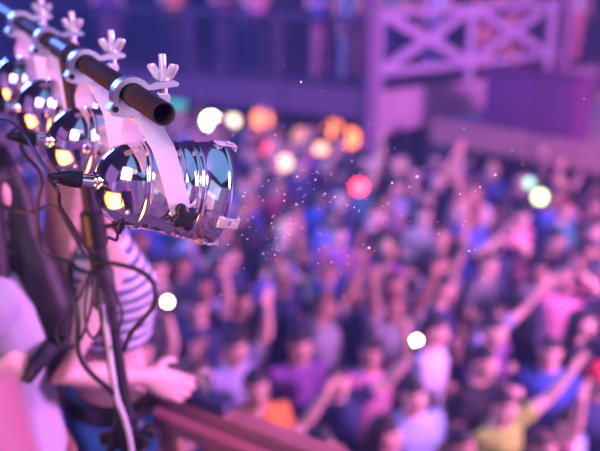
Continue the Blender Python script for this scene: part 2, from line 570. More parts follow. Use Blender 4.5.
        obj('star_knob', bm, M['black'], yk, angle=50)
        bm = B(); tube(bm, [(piv.x, s * 0.070, piv.z), (piv.x, s * 0.096, piv.z)], 0.006, 16)
        obj('pivot_bolt', bm, M['zinc'], yk)
    wm = Matrix.Translation(P) @ Matrix.Rotation(ROTZ + R(turn), 4, 'Z')
    return (wm @ bt @ V((-0.183, 0, 0)), wm @ bt @ V((-0.0645, -0.019, -0.082)), bt)


boot1, gland1, _ = spotlight(1.325, 'nearest polished chrome spotlight, sharp, hung at the open end of the black bar', 13, 12, 0, 18)
boot2, gland2, _ = spotlight(1.57, 'chrome spotlight second along the bar, directly behind the nearest one', 13, 6, 3, 30)
boot3, gland3, _ = spotlight(1.84, 'chrome spotlight third along the bar, above the dark-haired woman', 10, 6, -3, 50)
boot4, gland4, _ = spotlight(2.11, 'farthest chrome spotlight, blurred, at the inner end of the bar', 8, 5, 4, 10)

# ------------------------------------------------------------------ cables


def cable(pts, r, label, material='cable'):
    bm = B()
    q = spline(pts, 10)
    tube(bm, q, r, 10)
    o = obj('cable', bm, M[material], angle=180)
    return tag(o, label, 'cable', 'cables on the lighting stand')


PD = 1.86
cable([boot1, at(56, 181, 1.29), at(42, 163, 1.36), at(27, 139, 1.45), at(10, 121, 1.52), at(-12, 117, 1.58)], 0.0032,
      'black cable rising left from the boot of the nearest spotlight')
cable([boot1 + V((0, 0.003, -0.003)), at(58, 192, 1.29), at(60, 206, 1.33), at(70, 222, 1.45), at(84, 244, 1.68), at(93, 258, PD)], 0.0032,
      'black cable dropping from the nearest spotlight boot to the taped pole')
cable([boot2, at(20, 128, 1.6), at(22, 150, 1.66), at(41, 175, 1.7), at(38, 205, 1.74), at(39, 238, 1.78), at(48, 254, 1.8), at(70, 262, 1.82), at(84, 272, PD), at(100, 268, PD)], 0.0038,
      'black cable hanging from the second spotlight and hooking towards the pole')
cable([boot3, at(-12, 150, 1.9), at(-8, 195, 1.9), at(12, 209, 1.85), at(32, 212, 1.83), at(50, 205, 1.82), at(62, 214, 1.82), at(82, 250, PD), at(93, 262, PD)], 0.0042,
      'grey-blue sheen cable sagging in a shallow arc left of the pole')
cable([at(94, 262, PD - .03), at(116, 264, 1.82), at(140, 271, 1.78), at(154, 285, 1.76), at(154, 304, 1.76), at(143, 319, 1.78), at(131, 333, 1.8), at(124, 350, 1.9)], 0.0056,
      'thick black cable bowing out right of the pole in a loop')
cable([at(93, 266, PD - .03), at(80, 296, 1.8), at(64, 318, 1.78), at(57, 336, 1.78), at(66, 348, 1.78), at(80, 340, 1.79), at(90, 312, 1.8), at(95, 275, PD - .04)], 0.0036,
      'thin black cable looped low and left of the pole')
cable([at(92, 268, PD - .04), at(86, 300, 1.78), at(86, 326, 1.77), at(94, 338, 1.77), at(102, 322, 1.78), at(100, 292, 1.79), at(97, 270, PD - .04)], 0.0034,
      'narrow teardrop loop of black cable hanging against the pole')
cable([at(70, 265, 1.84), at(72, 290, 1.8), at(78, 318, 1.78), at(78, 350, 1.78), at(90, 372, 1.8), at(112, 392, 1.86), at(124, 410, 1.94)], 0.0060,
      'stout black cable slanting down left of the pole to the leg collar')
cable([gland1, at(116, 240, 1.34), at(108, 238, 1.40), at(104, 247, 1.5), at(97, 254, 1.7), at(92, 259, PD)], 0.0028,
      'thin curled black wire from the gland under the nearest spotlight')
cable([at(102, 305, 1.84), at(108, 340, 1.86), at(113, 375, 1.86), at(117, 398, 1.87), at(125, 420, 1.89), at(131, 445, 1.92), at(133, 470, 1.95)], 0.0062,
      'pale cable running down the front of the stand pole', 'white_cable')
cable([at(100, 268, PD - .03), at(113, 290, 1.82), at(122, 312, 1.82), at(117, 332, 1.83), at(108, 322, 1.83), at(104, 290, PD - .03)], 0.003,
      'slim black cable loop hugging the right side of the pole')

# ------------------------------------------------------------------ people


def remesh_obj(bm, voxel, smooth_it=2, smooth_f=0.5):
    me = bpy.data.meshes.new('tmp')
    bmesh.ops.recalc_face_normals(bm, faces=bm.faces[:])
    bm.to_mesh(me); bm.free()
    o = bpy.data.objects.new('tmp', me)
    COL.objects.link(o)
    md = o.modifiers.new('r', 'REMESH'); md.mode = 'VOXEL'; md.voxel_size = voxel; md.use_smooth_shade = True
    if smooth_it:
        sm = o.modifiers.new('s', 'SMOOTH'); sm.iterations = smooth_it; sm.factor = smooth_f
    dg = bpy.context.evaluated_depsgraph_get()
    res = bpy.data.meshes.new_from_object(o.evaluated_get(dg))
    bpy.data.objects.remove(o)
    bpy.data.meshes.remove(me)
    res.shade_smooth()
    return res


def ell(cx, cy, z, rx, ry, n=20):
    return [V((cx + rx * math.cos(2 * PI * k / n), cy + ry * math.sin(2 * PI * k / n), z)) for k in range(n)]


TORSO = {
    'm': [(0.84, .140, .095, .01), (0.92, .160, .112, .01), (1.00, .156, .108, .0), (1.10, .152, .102, -.005), (1.22, .168, .112, -.005),
          (1.32, .182, .116, .0), (1.385, .178, .100, .01), (1.43, .130, .078, .012), (1.46, .072, .066, .012), (1.50, .058, .058, .008), (1.565, .056, .056, .0)],
    'f': [(0.84, .145, .098, .01), (0.92, .168, .115, .012), (1.00, .148, .102, .0), (1.09, .125, .088, -.003), (1.20, .142, .108, -.012),
          (1.28, .156, .118, -.016), (1.36, .160, .095, .005), (1.42, .115, .070, .012), (1.455, .058, .055, .012), (1.50, .048, .050, .008), (1.565, .047, .048, .0)],
}
SH = {'m': 0.175, 'f': 0.155}


def hand(bm, wr, hd, pn, curl=0.3, spread=1.0, sidesign=1):
    """wr wrist point, hd hand direction, pn palm normal (towards which the fingers curl)"""
    hd = V(hd).normalized(); pn = V(pn); pn = (pn - hd * pn.dot(hd)).normalized()
    w = hd.cross(pn) * sidesign  # towards the thumb side
    rings = []
    for t, rw, rt_ in ((-.01, .024, .020), (.015, .030, .019), (.045, .039, .017), (.075, .041, .0145), (.092, .038, .011)):
        c = wr + hd * t
        rings.append([c + w * rw * math.cos(2 * PI * k / 14) + pn * rt_ * math.sin(2 * PI * k / 14) for k in range(14)])
    loft(bm, rings)
    tips = []
    for i, (off, ln) in enumerate(((.029, .074), (.0098, .083), (-.0098, .077), (-.028, .060))):
        base = wr + hd * (.086 - .004 * abs(i - 1)) + w * off
        a = 0.0
        p = base - hd * .015
        pts = [p, base]
        dirv = (hd + w * off * 2.4 * spread).normalized()
        p = base
        for k, f in enumerate((.45, .31, .24)):
            a = curl * (0.8 + 0.7 * k) * (1 + .08 * i)
            dd = dirv * math.cos(a) + pn * math.sin(a)
            p = p + dd * ln * f
            pts.append(p)
        tube(bm, pts, [.010, .0098, .0090, .0083, .0070], 10, round_ends=True)
        tips.append(pts[-1])
    b0 = wr + hd * .022 + w * .024
    b1 = b0 + (hd * .55 + w * .75 + pn * .35).normalized() * .036
    b2 = b1 + (hd * .85 + w * .35 + pn * (.35 + curl * .5)).normalized() * .032
    b3 = b2 + (hd * .95 + w * .05 + pn * (.35 + curl * .7)).normalized() * .026
    tube(bm, [b0 - w * .01, b0, b1, b2, b3], [.014, .0145, .0118, .0105, .008], 10, round_ends=True)
    tips.append(b3)
    return tips


def head(bm, c, tiltm=None):
    before = set(bm.verts)
    rr = bmesh.ops.create_uvsphere(bm, u_segments=32, v_segments=24, radius=1)
    for v in rr['verts']:
        x, y, z = v.co
        rx, ry, rz = .0755, .096, .113
        if z < 0:
            k = abs(z) ** 1.4
            x *= 1 - .26 * k
            if y > 0:
                y *= 1 - .35 * k
            else:
                y *= 1 - .04 * k
        if z > 0.2 and y < 0:
            y *= 1 - .10 * (z - .2)
        v.co = (x * rx, y * ry, z * rz)
    tube(bm, [(0, -.084, .022), (0, -.096, .000), (0, -.112, -.020)], [.008, .0095, .0125], 10, round_ends=True)
    tube(bm, [(-.014, -.094, -.026), (.014, -.094, -.026)], .0075, 10, round_ends=True)
    tube(bm, [(-.024, -.084, -.058), (0, -.0955, -.056), (.024, -.084, -.058)], [.005, .0085, .005], 10, round_ends=True)
    sphere(bm, (0, -.078, -.093), .021, 12, 8)
    tube(bm, [(-.046, -.072, .034), (-.02, -.091, .040), (.02, -.091, .040), (.046, -.072, .034)], .0085, 10, round_ends=True)
    for s in (-1, 1):
        sphere(bm, (s * .031, -.079, .014), .0125, 12, 8)
        sphere(bm, (s * .0775, .010, -.002), .02, 12, 10, (.42, .8, 1.45))
        sphere(bm, (s * .042, -.060, -.030), .030, 12, 8)
    new = [v for v in bm.verts if v not in before]
    m = Matrix.Translation(V(c))
    if tiltm is not None:
        m = m @ tiltm.to_4x4()
    bmesh.ops.transform(bm, matrix=m, verts=new)


HC = V((0, -.008, 1.608))
ARMS = {
    'down': ((.225, .03, 1.13), (.245, -.07, .90), (0.05, -.3, -1), (-1, 0, 0), .35),
    'front': ((.225, .02, 1.14), (.075, -.22, 1.19), (-.8, -.5, .25), (0, .6, -.8), .7),
    'up': ((.235, -.06, 1.66), (.215, -.10, 1.90), (0, -.05, 1), (0, -1, 0), .18),
    'high': ((.20, -.12, 1.67), (.25, -.20, 1.90), (.1, -.2, 1), (0, -1, -.2), .25),
    'reach': ((.27, -.22, 1.50), (.30, -.44, 1.64), (.15, -.9, .45), (0, -.4, -1), .2),
    'wide': ((.36, -.08, 1.57), (.47, -.16, 1.78), (.4, -.3, 1), (-.2, -1, 0), .2),
    'fist': ((.25, -.10, 1.63), (.21, -.17, 1.86), (0, -.1, 1), (0, -1, 0), 1.2),
    'clap': ((.25, -.20, 1.52), (.045, -.27, 1.70), (-.1, -.3, 1), (-1, 0, 0), .1),
    'phone': ((.24, -.18, 1.45), (.14, -.36, 1.63), (-.1, -.25, 1), (-.3, -1, 0), .55),
}


def person_meshes(sex, right, left, voxel=.0095, custom=None, headtilt=None, nails=False):
    """one continuous body mesh + matching shirt mesh, facing -Y, 1.72 m tall.  right/left name an arm pose"""
    bm = B()
    loft(bm, [ell(0, cy, z, rx * .97, ry * .97) for z, rx, ry, cy in TORSO[sex]])
    shw = SH[sex]
    k = 1.0 if sex == 'm' else .86
    arms = []
    tips = {}
    for s, nm in ((-1, right), (1, left)):
        if custom and s in custom:
            el, wr, hd, pn, curl = custom[s]
        else:
            el, wr, hd, pn, curl = ARMS[nm]
            el, wr, hd, pn = [V((q[0] * s, q[1], q[2])) for q in (el, wr, hd, pn)]
        el, wr, hd, pn = V(el), V(wr), V(hd), V(pn)
        shp = V((shw * s, .012, 1.395))
        ins = V((shw * .55 * s, .010, 1.375))
        upper = el.z > 1.45
        if upper:
            shp = shp + V((-.008 * s, -.005, .028))
        mid = shp.lerp(el, .5)
        fm = el.lerp(wr, .35)
        tube(bm, [ins, shp, mid, el, fm, wr], [.062 * k, .057 * k, .048 * k, .040 * k, .041 * k, .026 * k], 16, round_ends=True)
        tips[s] = hand(bm, wr, hd, pn, curl, 1.0, -s if True else s)
        arms.append((ins, shp, el, s))
    for s in (-1, 1):
        tube(bm, [(.078 * s, .01, .92), (.088 * s, .0, .80), (.093 * s, -.004, .62), (.095 * s, -.006, .50), (.095 * s, .014, .36), (.095 * s, .03, .10), (.095 * s, .03, .05)],
             [.088, .086, .066, .055, .055, .038, .038], 16)
        tube(bm, [(.095 * s, .055, .045), (.098 * s, .0, .048), (.103 * s, -.08, .040), (.106 * s, -.155, .030)], [.040, .043, .044, .028], 12, flat=.85, round_ends=True)
    head(bm, HC, headtilt)
    zmin = min(v.co.z for v in bm.verts)
    bmesh.ops.translate(bm, vec=(0, 0, -min(0, zmin) if zmin < 0 else 0), verts=bm.verts)
    me = remesh_obj(bm, voxel, 2, .5)
    me.name = 'body'
    for m in ('skin', 'eye', 'lips', 'shoe', 'nail'):
        me.materials.append(M[m])
    inv = headtilt.inverted() if headtilt is not None else None
    for p in me.polygons:
        c = p.center
        if c.z < .085:
            p.material_index = 3
        elif c.z > 1.5 and c.y < 0.05:
            q = c - HC
            if inv is not None:
                q = inv @ q
            if min((q - V((.031, -.089, .014))).length, (q - V((-.031, -.089, .014))).length) < .0125:
                p.material_index = 1
            elif abs(q.z + .057) < .0075 and abs(q.x) < .024 and q.y < -.078:
                p.material_index = 2
        if nails:
            for s in (-1, 1):
                for tp in tips[s]:
                    if (c - tp).length < .009:
                        p.material_index = 4
    return me, arms


def shirt_mesh(sex, arms, z0=.90, sleeve=.55, g=.012, ztop=1.475, voxel=.012):
    bm = B()
    rs = [r for r in TORSO[sex] if z0 < r[0] < ztop]
    first = None
    prev = [r for r in TORSO[sex] if r[0] <= z0][-1]
    nxt = rs[0]
    f = (z0 - prev[0]) / (nxt[0] - prev[0])
    first = tuple(prev[i] + (nxt[i] - prev[i]) * f for i in range(4))
    first = (z0, first[1] * 1.03, first[2] * 1.05, first[3])
    loft(bm, [ell(0, cy, z, rx + g, ry + g) for z, rx, ry, cy in [first] + rs])
    k = 1.0 if sex == 'm' else .88
    for ins, shp, el, s in arms:
        e = shp.lerp(el, sleeve) if sleeve > 0 else shp
        if sleeve > 0:
            tube(bm, [ins, shp, e], [.070 * k, .069 * k, .064 * k], 16)
    me = remesh_obj(bm, voxel, 3, .5)
    me.name = 'shirt'
    me.materials.append(M['cloth'])
    return me


def trousers_mesh(zend=.10, voxel=.014, zw=.985, g=.010, sex='m'):
    bm = B()
    loft(bm, [ell(0, .01, .83, .13, .105), ell(0, .01, .90, .168, .122), ell(0, .005, zw, .160 if sex == 'm' else .153, .115)])
    for s in (-1, 1):
        pts = [(.078 * s, .01, .90), (.088 * s, .0, .78), (.093 * s, -.004, .62), (.095 * s, -.004, .50), (.095 * s, .016, .36), (.095 * s, .03, .10)]
        rr = [.096, .095, .078, .068, .066, .056]
        P, Q = [], []
        for (p, r) in zip(pts, rr):
            if p[2] >= zend - 1e-6:
                P.append(p); Q.append(r)
        if P[-1][2] > zend + .02:
            P.append((.093 * s, 0, zend)); Q.append(Q[-1] * .97)
        tube(bm, P, Q, 16)
    me = remesh_obj(bm, voxel, 2, .5)
    me.name = 'trousers'
    me.materials.append(M['cloth'])
    return me


def hair_mesh(style, voxel=.010):
    bm = B()
    rr = bmesh.ops.create_uvsphere(bm, u_segments=36, v_segments=28, radius=1)
    for v in rr['verts']:
        x, y, z = v.co
        sc = 1.12 if style != 'short' else 1.09
        # hairline: front of the face stays bare
        line = .42 if y < -.25 else (.42 - (y + .25) * 1.15)
        low = -.55 if style in ('short', 'bun', 'tail') else -.8
        line = max(line, low)
        if z < line:
            sc = .80
        elif z < line + .12:
            sc = 1.03
        v.co = (x * .0765 * sc, y * .098 * sc, z * .114 * sc)
    bmesh.ops.translate(bm, vec=HC, verts=rr['verts'])
    if style == 'long':
        rings = []
        for z, y, rx, ry in ((1.69, .03, .05, .04), (1.64, .052, .086, .052), (1.57, .062, .097, .050), (1.48, .080, .104, .042), (1.38, .105, .112, .036), (1.27, .118, .104, .030), (1.20, .118, .07, .02)):
            rings.append(ell(0, y, z, rx, ry))
        loft(bm, rings)
        for s in (-1, 1):
            tube(bm, [(.070 * s, -.012, 1.66), (.086 * s, -.005, 1.58), (.090 * s, .01, 1.50), (.105 * s, .01, 1.42), (.105 * s, .0, 1.34)], [.016, .022, .024, .026, .012], 12, flat=.8)
    elif style == 'heavy':
        rings = []
        for z, y, rx, ry in ((1.70, .03, .06, .05), (1.64, .05, .092, .064), (1.57, .06, .104, .066), (1.48, .07, .116, .064), (1.38, .09, .128, .058), (1.27, .10, .126, .046), (1.18, .10, .09, .03)):
            rings.append(ell(0, y, z, rx, ry))
        loft(bm, rings)
        for s in (-1, 1):
            tube(bm, [(.062 * s, -.030, 1.67), (.082 * s, -.034, 1.59), (.098 * s, -.02, 1.51), (.135 * s, -.01, 1.43), (.160 * s, -.01, 1.34), (.165 * s, -.01, 1.24), (.16 * s, 0, 1.14)], [.022, .034, .042, .050, .052, .046, .016], 14)
    elif style == 'bob':
        rings = []
        for z, y, rx, ry in ((1.68, .02, .06, .05), (1.62, .035, .092, .062), (1.55, .042, .100, .058), (1.49, .045, .092, .048)):
            rings.append(ell(0, y, z, rx, ry))
        loft(bm, rings)
    elif style == 'bun':
        sphere(bm, (0, .075, 1.69), .042, 16, 12)
    elif style == 'tail':
        tube(bm, [(0, .085, 1.67), (0, .135, 1.66), (0, .15, 1.58), (0, .145, 1.46), (0, .135, 1.38)], [.022, .030, .034, .028, .010], 14)
    me = remesh_obj(bm, voxel, 2, .5)
    me.name = 'hair'
    me.materials.append(M['hair'])
    return me


def cap_mesh():
    bm = B()
    rr = bmesh.ops.create_uvsphere(bm, u_segments=32, v_segments=20, radius=1)
    for v in rr['verts']:
        x, y, z = v.co
        v.co = (x * .090, y * .113, max(z, .22) * .128)
    bmesh.ops.translate(bm, vec=HC, verts=rr['verts'])
    tube(bm, [HC + V((0, -.085, .034)), HC + V((0, -.13, .032)), HC + V((0, -.165, .022))], [.070, .066, .040], 20, flat=.09, hint=V((0, 0, 1)))
    me = remesh_obj(bm, .008, 1, .5)
    me.name = 'cap'
    me.materials.append(M['cloth'])
    return me


POSES = {
    'relaxed': ('down', 'down', 'arms down'), 'drink': ('front', 'down', 'one hand held in front'), 'folded': ('front', 'front', 'hands together in front'),
    'leftup': ('down', 'up', 'left arm raised'), 'rightup': ('up', 'front', 'right arm raised'), 'leftreach': ('down', 'reach', 'left arm reaching forward'),
    'rightreach': ('reach', 'down', 'right arm reaching forward'), 'both': ('high', 'high', 'both arms raised'), 'wide': ('wide', 'wide', 'arms spread high'),
    'fist': ('down', 'fist', 'left fist in the air'), 'clap': ('clap', 'clap', 'clapping overhead'), 'phone': ('phone', 'phone', 'hands held up together'),
    'wide1': ('down', 'wide', 'left arm stretched up with a lit phone'),
    'leftwide': ('front', 'wide', 'left arm flung out'),
}
SEXOF = {}
BODY, SHIRT = {}, {}
TROUSERS = {'m': trousers_mesh(), 'f': trousers_mesh(sex='f')}
HAIR = {s: hair_mesh(s) for s in ('short', 'long', 'bob', 'bun', 'tail')}
CAP = cap_mesh()


def get_body(sex, pose):
    key = (sex, pose)
    if key not in BODY:
        r, l, _ = POSES[pose]
        me, arms = person_meshes(sex, r, l, voxel=.0105)
        BODY[key] = me
        SHIRT[key] = shirt_mesh(sex, arms)
    return BODY[key], SHIRT[key]


HAIRC = {'dark': (.020, .014, .014), 'brown': (.075, .035, .022), 'blonde': (.50, .33, .17), 'black': (.008, .008, .011), 'red-brown': (.16, .045, .025)}
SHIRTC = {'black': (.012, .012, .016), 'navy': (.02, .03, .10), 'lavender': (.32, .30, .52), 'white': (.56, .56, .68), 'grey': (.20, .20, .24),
          'purple': (.18, .06, .26), 'blue': (.05, .10, .45), 'pink': (.62, .24, .40), 'teal': (.04, .22, .28), 'maroon': (.16, .02, .05),
          'pale blue': (.34, .44, .70), 'yellow': (.30, .44, .06), 'charcoal': (.05, .05, .06), 'red': (.65, .03, .05), 'orange': (.7, .25, .04)}
HAIRTXT = {'short': 'short', 'long': 'long', 'bob': 'bobbed', 'bun': 'pinned-up', 'tail': 'ponytailed'}
SKINS = [(.66, .40, .33), (.60, .36, .30), (.72, .46, .38), (.52, .30, .23), (.40, .22, .16)]


def person(loc, rotz, sex, pose, hairstyle, hairc, shirtc, skin, scale, trc=(.02, .02, .035), cap=None, name='person'):
    b, s = get_body(sex, pose)
    o = bpy.data.objects.new(name, b)
    COL.objects.link(o)
    o.location = loc
    o.rotation_euler = (0, 0, rotz)
    o.scale = (scale, scale, scale)
    o.color = (*skin, 1)
    for nm, me, c in (('hair', HAIR[hairstyle], HAIRC[hairc]), ('shirt', s, SHIRTC[shirtc]), ('trousers', TROUSERS[sex], trc)):
        q = bpy.data.objects.new(nm, me)
        COL.objects.link(q)
        q.parent = o
        q.color = (*c, 1)
    if cap:
        q = bpy.data.objects.new('cap', CAP)
        COL.objects.link(q)
        q.parent = o
        q.color = (*SHIRTC[cap], 1)
    return o


# ---- crowd on the dance floor --------------------------------------------------
rnd = random.Random(11)
rows = []
y = 3.95
r_i = 0
while y < 15.6:
    half = .36 * (y * .9455 + 2.9 * .3256) + .30
    xs = []
    left = -half * (.97 if y > 9 else .82)
    x = left + rnd.uniform(0, .3)
    while x < half:
        yy = y + rnd.uniform(-.13, .13)
        if math.hypot(x - 1.03, yy - 12) > .5 and math.hypot(x - 4.3, yy - 14.1) > .55:
            xs.append((x, yy))
        x += rnd.uniform(.44, .56)
    rows.append(xs)
    y += .555 + .012 * r_i
    r_i += 1
crowd = []
scol = ['black'] * 9 + ['navy'] * 6 + ['lavender'] * 3 + ['white'] + ['grey'] * 4 + ['purple'] * 3 + ['blue'] * 3 + ['pink'] + ['teal'] + ['maroon'] + ['pale blue'] * 2 + ['charcoal'] * 4
hcol = ['dark'] * 5 + ['brown'] * 4 + ['black'] * 3 + ['blonde'] * 2 + ['red-brown']
pos_m = ['relaxed'] * 5 + ['drink'] * 3 + ['folded'] * 2 + ['leftup', 'leftreach', 'both', 'leftup', 'rightup', 'leftreach', 'fist', 'both', 'clap', 'phone', 'leftwide', 'wide']
for ri, row in enumerate(rows):
    for ci, (x, yy) in enumerate(row):
        sex = rnd.choice('mmf')
        pose = rnd.choice(pos_m)
        hs = 'short' if sex == 'm' else rnd.choice(['long', 'long', 'bob', 'bun', 'tail'])
        crowd.append(dict(row=ri, idx=ci, x=x, y=yy, sex=sex, pose=pose, hs=hs, hc=rnd.choice(hcol), sc=rnd.choice(scol), skin=rnd.choice(SKINS),
                          rot=R(28 + rnd.gauss(0, 24)), scale=rnd.uniform(.97, 1.07) * (1.02 if sex == 'm' else .96), cap=None))


def head_px(c):
    return proj(V((c['x'], c['y'], FLZ + 1.61 * c['scale'])))


taken = set()


def special(px, py, **kw):
    best = min((c for c in crowd if id(c) not in taken), key=lambda c: (head_px(c)[0] - px) ** 2 + (head_px(c)[1] - py) ** 2)
    taken.add(id(best))
    # move so that the head really stands there: keep the height, slide over the floor
    z = 1.61 * best['scale'] if 'scale' not in kw else 1.61 * kw['scale']
    z += FLZ
    ray = at(px, py, 1.0) - CAM
    t = (z - CZ) / ray.z
    p = CAM + ray * t
    best['x'], best['y'] = p.x, p.y
    best.update(kw)
    return best


special(433, 330, sex='m', hs='short', hc='dark', sc='white', pose='relaxed')
sp_y = special(500, 398, sex='m', hs='short', hc='dark', sc='yellow', pose='leftwide', rot=R(35))
special(420, 400, sex='m', hs='short', hc='dark', sc='pale blue', pose='relaxed')
special(486, 366, sex='m', hs='short', hc='black', sc='black', pose='relaxed')
special(497, 330, sex='m', hs='short', hc='dark', sc='purple', pose='drink')
special(448, 437, sex='m', hs='short', hc='black', sc='charcoal', pose='relaxed')
special(572, 415, sex='m', hs='short', hc='dark', sc='pale blue', pose='relaxed')
special(588, 385, sex='m', hs='short', hc='black', sc='navy', pose='relaxed', cap='red')
special(580, 322, sex='f', hs='long', hc='black', sc='black', pose='relaxed')
special(545, 350, sex='m', hs='short', hc='dark', sc='blue', pose='relaxed')


def holder(px, py, hand_local, rot, **kw):
    # stand somebody under a raised phone so that the left hand is at it
    zh = FLZ + hand_local[2]
    ray = at(px, py, 1.0) - CAM
    d = (zh - CZ) / ray.z
    p = at(px, py, d)
    off = Matrix.Rotation(rot, 3, 'Z') @ V((hand_local[0], hand_local[1], 0))
    q = p - off
    best = min((c for c in crowd if id(c) not in taken), key=lambda c: (c['x'] - q.x) ** 2 + (c['y'] - q.y) ** 2)
    taken.add(id(best))
    best.update(x=q.x, y=q.y, rot=rot, scale=1.0, **kw)
    return p + Matrix.Rotation(rot, 3, 'Z') @ V((0, -.028, .035))


PH1 = holder(414, 347, (.508, -.187, 1.862), R(20), sex='m', pose='wide1', hs='short', hc='dark', sc='navy')
PH2 = holder(168, 308, (.215, -.104, 1.985), R(8), sex='m', pose='leftup', hs='short', hc='black', sc='black')
special(300, 345, sex='m', hs='short', hc='dark', sc='purple', pose='relaxed')
special(352, 293, sex='m', hs='short', hc='brown', sc='navy', pose='relaxed')
special(240, 300, sex='f', hs='long', hc='dark', sc='black', pose='relaxed')
special(255, 385, sex='m', hs='short', hc='dark', sc='orange', pose='relaxed')
special(480, 312, sex='f', hs='bun', hc='dark', sc='lavender', pose='leftwide', rot=R(40))
special(452, 290, sex='m', hs='short', hc='dark', sc='navy', pose='fist')
special(555, 240, sex='m', hs='short', hc='black', sc='black', pose='relaxed')
special(203, 285, sex='m', hs='short', hc='dark', sc='lavender', pose='relaxed')
special(330, 440, sex='m', hs='short', hc='dark', sc='black', pose='relaxed')
special(375, 435, sex='f', hs='long', hc='dark', sc='pink', pose='drink')

ORD = ['first', 'second', 'third', 'fourth', 'fifth', 'sixth', 'seventh', 'eighth', 'ninth', 'tenth', 'eleventh', 'twelfth', 'thirteenth', 'fourteenth', 'fifteenth',
       'sixteenth', 'seventeenth', 'eighteenth', 'nineteenth', 'twentieth', 'twenty-first', 'twenty-second', 'twenty-third', 'twenty-fourth', 'twenty-fifth', 'twenty-sixth', 'twenty-seventh', 'twenty-eighth', 'twenty-ninth', 'thirtieth']
# keep people apart
for it in range(30):
    for i, a in enumerate(crowd):
        for b in crowd[i + 1:]:
            dx, dy = b['x'] - a['x'], b['y'] - a['y']
            dd = math.hypot(dx, dy)
            if dd < .44:
                k = (.44 - dd) / 2 / max(dd, 1e-3)
                fa, fb = (0, 2) if id(a) in taken and id(b) not in taken else ((2, 0) if id(b) in taken and id(a) not in taken else (1, 1))
                a['x'] -= dx * k * fa; a['y'] -= dy * k * fa
                b['x'] += dx * k * fb; b['y'] += dy * k * fb


crowd = [c for c in crowd if math.hypot(c['x'] - 1.03, c['y'] - 12) > .70 and math.hypot(c['x'] - 4.3, c['y'] - 14.1) > .45]
for lx, ly in ((359, 187), (540, 197), (211, 121), (414, 343), (168, 305)):
    for c in list(crowd):
        hx, hy, hd_ = head_px(c)
        lim = 6.0 if ly > 300 else 11.5
        if hd_ < lim and abs(hx - lx) < 26 and ly - 8 < hy < ly + 70:
            if id(c) not in taken:
                c['pose'] = 'relaxed'
            if abs(hx - lx) < 14 and abs(hy - ly) < 13 and id(c) not in taken:
                crowd.remove(c)


def look(c):
    h = 'wearing a red cap' if c['cap'] else 'with %s %s hair' % (HAIRTXT[c['hs']], c['hc'])
    return 'person in %s T-shirt %s, %s' % (c['sc'], h, POSES[c['pose']][2])


cnt = {}
for c in crowd:
    if c['cap']:
        c['pose'] = 'relaxed'
    cnt[look(c)] = cnt.get(look(c), 0) + 1
byrow = {}
for c in crowd:
    byrow.setdefault(c['row'], []).append(c)
for rw in byrow.values():
    rw.sort(key=lambda c: head_px(c)[0])
    for i, c in enumerate(rw):
        c['rank'] = i
for c in crowd:
    if cnt[look(c)] == 1 and len(look(c).split()) >= 6:
        lb = look(c)
    else:
        h = 'red cap' if c['cap'] else '%s %s hair' % (HAIRTXT[c['hs']], c['hc'])
        lb = 'person in %s T-shirt, %s, %s from left in %s' % (c['sc'], h, ORD[c['rank']], 'front crowd row' if c['row'] == 0 else 'crowd row ' + str(c['row'] + 1))
    o = person((c['x'], c['y'], FLZ), c['rot'], c['sex'], c['pose'], c['hs'], c['hc'], c['sc'], c['skin'], c['scale'], cap=c['cap'],
               trc=rnd.choice([(.02, .02, .035), (.03, .05, .12), (.012, .012, .014)]))
    tag(o, lb, 'person', 'crowd on the dance floor')
    c['obj'] = o

# ---- phones with torches lit, held up in the crowd
def torch_phone(p, label, col, strength):
    t = empty('phone', label, 'phone', p, R(10), 'lit phones in the crowd')
    bm = B(); box(bm, (.075, .009, .15), (0, 0, 0), None, .003); obj('case', bm, M['phone'], t)
    bm = B(); sphere(bm, (0.0, -.006, .03), .026, 16, 10, (1, .35, 1)); obj('torch', bm, emat('torch_' + label[:6], col, strength), t)


torch_phone(PH1, 'phone with a warm white torch lit, held over the crowd', (1, .84, .50), 60)
torch_phone(PH2, 'phone with a yellow torch lit, beside the striped-top woman', (1, .70, .30), 50)

# ------------------------------------------------------------------ far balconies
Cc = V((1.03, 12.0))
FZ = 2.76


def beam(bm, a, b, w, h):
    a, b = V(a), V(b)
    x, y_, z = frame_from(b - a)
    rot = Matrix((x, y_, z)).transposed()
    box(bm, (w, h, (b - a).length), (a + b) / 2, rot, .01)


# floors
Lend = V((-6.0, 15.55)); Rend = V((5.2, 14.72))
bm = B(); slab(bm, [(Lend.x, Lend.y), (Cc.x, Cc.y), (Rend.x, Rend.y), (9.3, 14.72), (9.3, 17.2), (Lend.x, 17.2)], 2.40, FZ); struct('floor_far_balcony', bm, M['fascia'])
# fascias
ld = (Lend - Cc).normalized(); ln = V((-ld.y, ld.x)); ln = ln if ln.y < 0 else -ln
rd = (Rend - Cc).normalized(); rn = V((-rd.y, rd.x)); rn = rn if rn.y < 0 else -rn
bm = B()
P3 = lambda p, z: V((p.x, p.y, z))
beam(bm, P3(Cc + ln * .03, 2.57), P3(Lend + ln * .03, 2.57), .06, .42)
struct('trim_1', bm, M['fascia'])
bm = B(); beam(bm, P3(Cc + rn * .03, 2.44), P3(Cc + rd * 4.9 + rn * .03, 2.44), .06, .62)
struct('trim_2', bm, M['fascia2'])
def S_PX(px, z=3.2):
    lo, hi = 0.0, 6.0
    for _ in range(40):
        m = (lo + hi) / 2
        if proj(P3(Cc + rd * m, z))[0] < px:
            lo = m
        else:
            hi = m
    return lo


